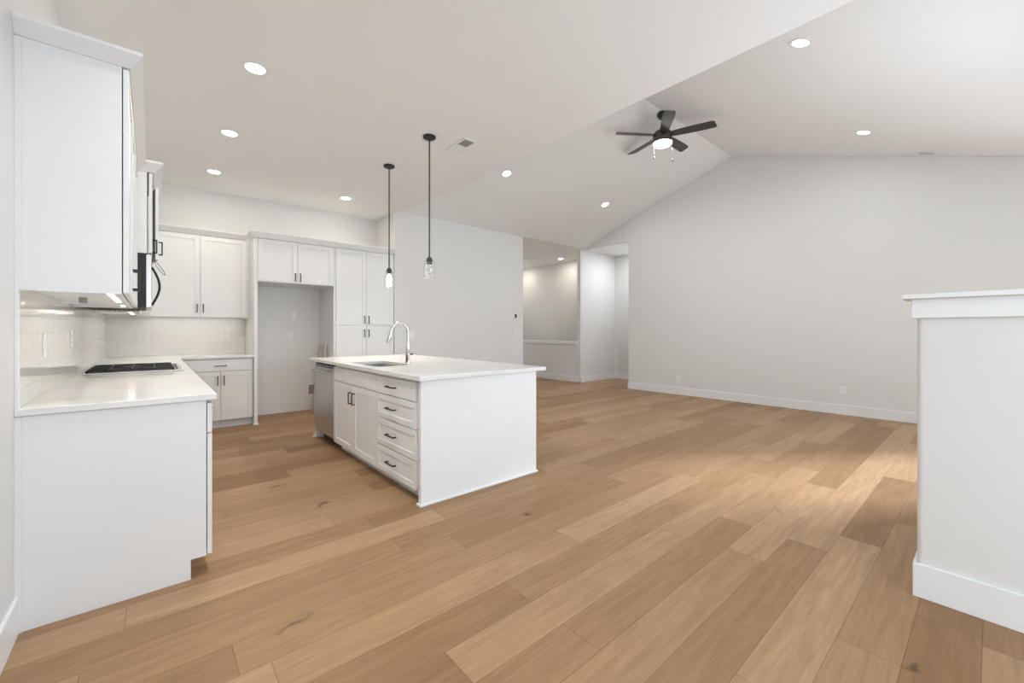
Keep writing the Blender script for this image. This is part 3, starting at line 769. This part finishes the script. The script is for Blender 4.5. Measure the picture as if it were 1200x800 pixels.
# ------------------------------------------------------------------ ceiling fan
FXc, FYc = 5.385, 3.02
t = thing('ceiling_fan', (FXc, FYc, ZR), 'black five-blade ceiling fan with a lit lamp hanging from the vault ridge', 'ceiling fan')
MB().lathe([(.015, ZR - .095), (.045, ZR - .09), (.068, ZR - .05), (.072, ZR - .012), (.03, ZR - .006)], (FXc, FYc, 0), seg=32).build('canopy', 'black', t, smooth=True)
MB().tube([(FXc, FYc, ZR - .085), (FXc, FYc, 4.02)], .013, 12).build('downrod', 'black', t, smooth=True)
MB().lathe([(.03, 4.035), (.06, 4.02), (.105, 3.995), (.125, 3.96), (.128, 3.90), (.120, 3.865), (.128, 3.86), (.128, 3.842)], (FXc, FYc, 0), seg=40).build('motor_housing', 'gunmetal', t, smooth=True)
MB().lathe([(.122, 3.842), (.124, 3.832), (.112, 3.812), (.08, 3.798), (.03, 3.793)], (FXc, FYc, 0), seg=40).build('light_lens', 'fan_lens', t, smooth=True)
zb_ = 3.945
for k in range(5):
    ang = R(-71 + 72 * k)
    m = MB(); prof = [(.10, .048), (.16, .058), (.30, .066), (.50, .072), (.64, .072), (.67, .055)]
    pit = R(-13)
    top, bot = [], []
    for r, hw_ in prof:
        for s_, lst, dz in ((1, top, 0), (-1, bot, 0)):
            pass
    pts = []
    n = len(prof)
    for dz in (.003, -.003):
        for r, hw_ in prof:
            for s_ in (1, -1):
                rr_ = r + (0.012 * s_ if r > .6 else 0)
                lx, ly = rr_, s_ * hw_
                y_, z_ = ly * math.cos(pit), ly * math.sin(pit) + dz
                pts.append((FXc + lx * math.cos(ang) - y_ * math.sin(ang), FYc + lx * math.sin(ang) + y_ * math.cos(ang), zb_ + z_))
    fs = []
    for i in range(n - 1):
        a = 2 * i
        fs.append((a, a + 1, a + 3, a + 2)); b_ = 2 * n
        fs.append((b_ + a, b_ + a + 2, b_ + a + 3, b_ + a + 1))
        fs.append((a, a + 2, b_ + a + 2, b_ + a)); fs.append((a + 1, b_ + a + 1, b_ + a + 3, a + 3))
    b_ = 2 * n
    fs.append((0, b_, b_ + 1, 1)); fs.append((2 * n - 2, 2 * n - 1, b_ + 2 * n - 1, b_ + 2 * n - 2))
    m.quadset(pts, fs).build('blade', 'fan_blade', t)
fl = bpy.data.lights.new('lamp', 'AREA'); fl.shape = 'DISK'; fl.size = .2; fl.energy = 20; fl.color = (.95, .97, 1)
fo = bpy.data.objects.new('lamp', fl); col.objects.link(fo); fo.parent = t; fo.location = (0, 0, 3.785 - ZR)
for dx, dy, zl in ((-.075, .085, 3.66), (.055, -.115, 3.60)):
    cx_, cy_ = FXc + dx, FYc + dy
    pc = MB().tube([(cx_, cy_, 3.85), (cx_, cy_, zl)], .0016, 6).build('pull_chain', 'gunmetal', t)
    MB().lathe([(.003, zl + .004), (.008, zl - .008), (.009, zl - .03), (.004, zl - .04)], (cx_, cy_, 0), seg=14).build('fob', 'black', pc, smooth=True)

# ------------------------------------------------------------------ vents, detector
def register(loc, sx, sy, tilt, label, dark_first):
    """two-way ceiling register, long along Y: white frame, two banks of louvres leaning opposite ways over a dark duct"""
    t = thing('ceiling_vent', (0, 0, 0), label, 'vent')
    m = MB(); fr = .022
    for a, b2, c, d in ((-sx/2, sx/2, -sy/2, -sy/2 + fr), (-sx/2, sx/2, sy/2 - fr, sy/2), (-sx/2, -sx/2 + fr, -sy/2 + fr, sy/2 - fr), (sx/2 - fr, sx/2, -sy/2 + fr, sy/2 - fr), (-sx/2 + fr, sx/2 - fr, -.007, .007)):
        m.box(a, b2, c, d, -.008, -.0005)
    m.build('frame', 'plastic', t, bevel=.001)
    MB().box(-sx/2 + fr, sx/2 - fr, -sy/2 + fr, sy/2 - fr, -.0022, -.0006).build('duct', 'duct', t)
    m = MB(); n = 9
    for half, sg in ((0, 1), (1, -1)):
        y0 = (-sy/2 + fr) if half == 0 else .007
        y1 = -.007 if half == 0 else sy/2 - fr
        lean = sg * (1 if dark_first else -1)
        for k in range(n):
            yc = y0 + (y1 - y0) * (k + .5) / n; hw_ = (y1 - y0) / n * .5
            m.quadset([(-sx/2 + fr, yc - hw_, -.0075 if lean > 0 else -.0025), (sx/2 - fr, yc - hw_, -.0075 if lean > 0 else -.0025),
                       (sx/2 - fr, yc + hw_ * .75, -.0025 if lean > 0 else -.0075), (-sx/2 + fr, yc + hw_ * .75, -.0025 if lean > 0 else -.0075)], [(0, 1, 2, 3)])
    m.build('louvers', 'plastic', t)
    t.location = loc; t.rotation_euler = (tilt, 0, 0)
    return t
register((2.42, 3.60, ZC), .155, .36, 0, 'white ceiling register with a grey louvred half, in the flat ceiling beside the nearer pendant', True)
register((7.53, 0.645, vz(0.645)), .15, .36, tr, 'slim white ceiling register high on the right vault slope against the gable wall', True)
t = thing('hall_vent', (7.55, 8.07, ZC), 'pale flat ceiling grille in the hall ceiling by the corner of the white wall', 'vent')
MB().box(7.40, 7.80, 7.93, 8.23, ZC - .010, ZC - .0005).build('frame', 'plastic', t, bevel=.002)
m = MB()
for k in range(12): m.box(7.43, 7.77, 7.96 + .02 * k, 7.968 + .02 * k, ZC - .012, ZC - .0102)
m.build('grille', 'plastic', t)
t = thing('smoke_detector', (0, 0, 0), 'round white smoke detector on the vault slope below the ceiling fan', 'smoke detector')
MB().lathe([(.068, -.0005), (.068, -.012), (.060, -.030), (.045, -.036)], (0, 0, 0), seg=32).build('body', 'plastic', t, smooth=True)
MB().lathe([(.046, -.0362), (.046, -.0385), (.03, -.0395)], (0, 0, 0), seg=24).build('cap', 'plastic', t, smooth=True)
t.location = (7.09, 3.85, vz(3.85)); t.rotation_euler = (tl, 0, 0)

# ------------------------------------------------------------------ outlets, switches, thermostat
def plate(name, face, a, z, p, label, kind='outlet', w=.072, h=.118, group=None):
    """face '-X' on the gable wall, '-Y' on rear walls, '+X' on the left wall; p = wall surface"""
    sg = 1 if face == '+X' else -1
    q = p + sg * .0004
    c = (q, a, z) if face in ('+X', '-X') else (a, q, z)
    t = thing(name, c, label, 'switch' if kind == 'switch' else 'outlet', group)
    MB().fbox(face, a - w/2, a + w/2, q, q + sg * .005, z - h/2, z + h/2).build('cover_plate', 'plastic', t, bevel=.0015)
    if kind == 'outlet':
        for dz in (-.021, .021):
            r = MB().fbox(face, a - .017, a + .017, q + sg * .0052, q + sg * .0072, z + dz - .0145, z + dz + .0145).build('receptacle', 'plastic', t, bevel=.001)
            sl = MB()
            for da in (-.006, .006): sl.fbox(face, a + da - .0011, a + da + .0011, q + sg * .0073, q + sg * .0076, z + dz - .003, z + dz + .007)
            sl.build('slots', 'dark', r)
    else:
        n = 2 if w > .1 else 1
        for k in range(n):
            da = 0 if n == 1 else (-.023 + .046 * k)
            MB().fbox(face, a + da - .0165, a + da + .0165, q + sg * .0052, q + sg * .0082, z - .033, z + .033).build('rocker', 'plastic', t, bevel=.001)
    return t
plate('wall_outlet', '-X', 1.45, .359, XG, 'white wall outlet low on the gable wall, toward the half wall')
plate('wall_outlet', '-X', 3.98, .318, XG, 'white wall outlet low on the gable wall, near the passage doorway')
plate('wall_outlet', '-Y', -.071, 1.168, YB - .009, 'white outlet on the rear backsplash behind the cooktop', w=.118)
plate('wall_outlet', '-Y', .774, 1.164, YB - .009, 'white outlet on the rear backsplash near the fridge alcove', w=.118)
plate('wall_outlet', '-Y', 1.601, 1.157, YB, 'white outlet at mid height on the rear wall of the fridge alcove')
plate('wall_switch', '-Y', 1.648, 1.456, YB, 'small white blank-looking switch above the outlet in the fridge alcove', 'switch')
plate('wall_switch', '-Y', 5.53, 1.165, YW, 'single white switch under the thermostat on the center wall', 'switch')
plate('wall_switch', '-Y', 3.243, 1.152, YW, 'double white switch on the center wall, right behind the faucet', 'switch', w=.118)
plate('wall_switch', '+X', 3.155, 1.16, XL + .009, 'white switch on the left backsplash, nearest the camera', 'switch')
plate('wall_outlet', '+X', 4.10, 1.176, XL + .009, 'white outlet on the left backsplash just before the cooktop')
t = thing('thermostat', (5.516, YW, 1.526), 'small white thermostat with a dark screen on the center wall near the hall corner', 'thermostat')
MB().box(5.463, 5.569, YW - .022, YW - .0005, 1.470, 1.582).build('body', 'plastic', t, bevel=.004)
MB().box(5.488, 5.544, YW - .0235, YW - .0222, 1.490, 1.562).build('screen', 'dark', t, bevel=.0005)
# ice maker water box in the alcove
t = thing('water_box', (1.90, YB, .31), 'white recessed water supply box with a dark opening, low in the fridge alcove', 'water box')
m = MB()
for a, b2, c, d in ((1.84, 2.0, .225, .245), (1.84, 2.0, .385, .405), (1.84, 1.858, .245, .385), (1.982, 2.0, .245, .385)): m.box(a, b2, YB - .008, YB - .0005, c, d)
m.build('frame', 'plastic', t, bevel=.001)
MB().box(1.858, 1.982, YB - .003, YB - .0008, .245, .385).build('recess', 'grey_plastic', t)
MB().tube([(1.92, YB - .02, .27), (1.92, YB - .02, .335)], .009, 10).tube([(1.92, YB - .004, .30), (1.92, YB - .03, .30)], .006, 8).build('valve', 'chrome', t, smooth=True)
# two loose boards leaning in the alcove
def board(name, p0, p1, wdir, w, th, mat, label):
    p0, p1, wd = Vector(p0), Vector(p1), Vector(wdir).normalized()
    up = (p1 - p0).normalized(); nn = up.cross(wd).normalized()
    pts = []
    for c in (p0, p1):
        for s1, s2 in ((-1, -1), (1, -1), (1, 1), (-1, 1)): pts.append(c + wd * (s1 * w / 2) + nn * (s2 * th / 2))
    o = MB().quadset(pts, [(0, 3, 2, 1), (4, 5, 6, 7), (0, 1, 5, 4), (1, 2, 6, 5), (2, 3, 7, 6), (3, 0, 4, 7)]).build(name, mat, bevel=.001)
    return tag(o, label, 'board')
board('wooden_board', (1.872, 6.80, .004), (1.985, 6.82, 1.03), (0, 1, 0), .09, .016, 'pale_wood', 'tan wooden board leaning in the right corner of the fridge alcove')
board('trim_board', (1.905, 6.62, .004), (2.010, 6.64, 1.04), (0, 1, 0), .07, .014, 'white_board', 'pale primed board leaning beside the tan board in the fridge alcove')
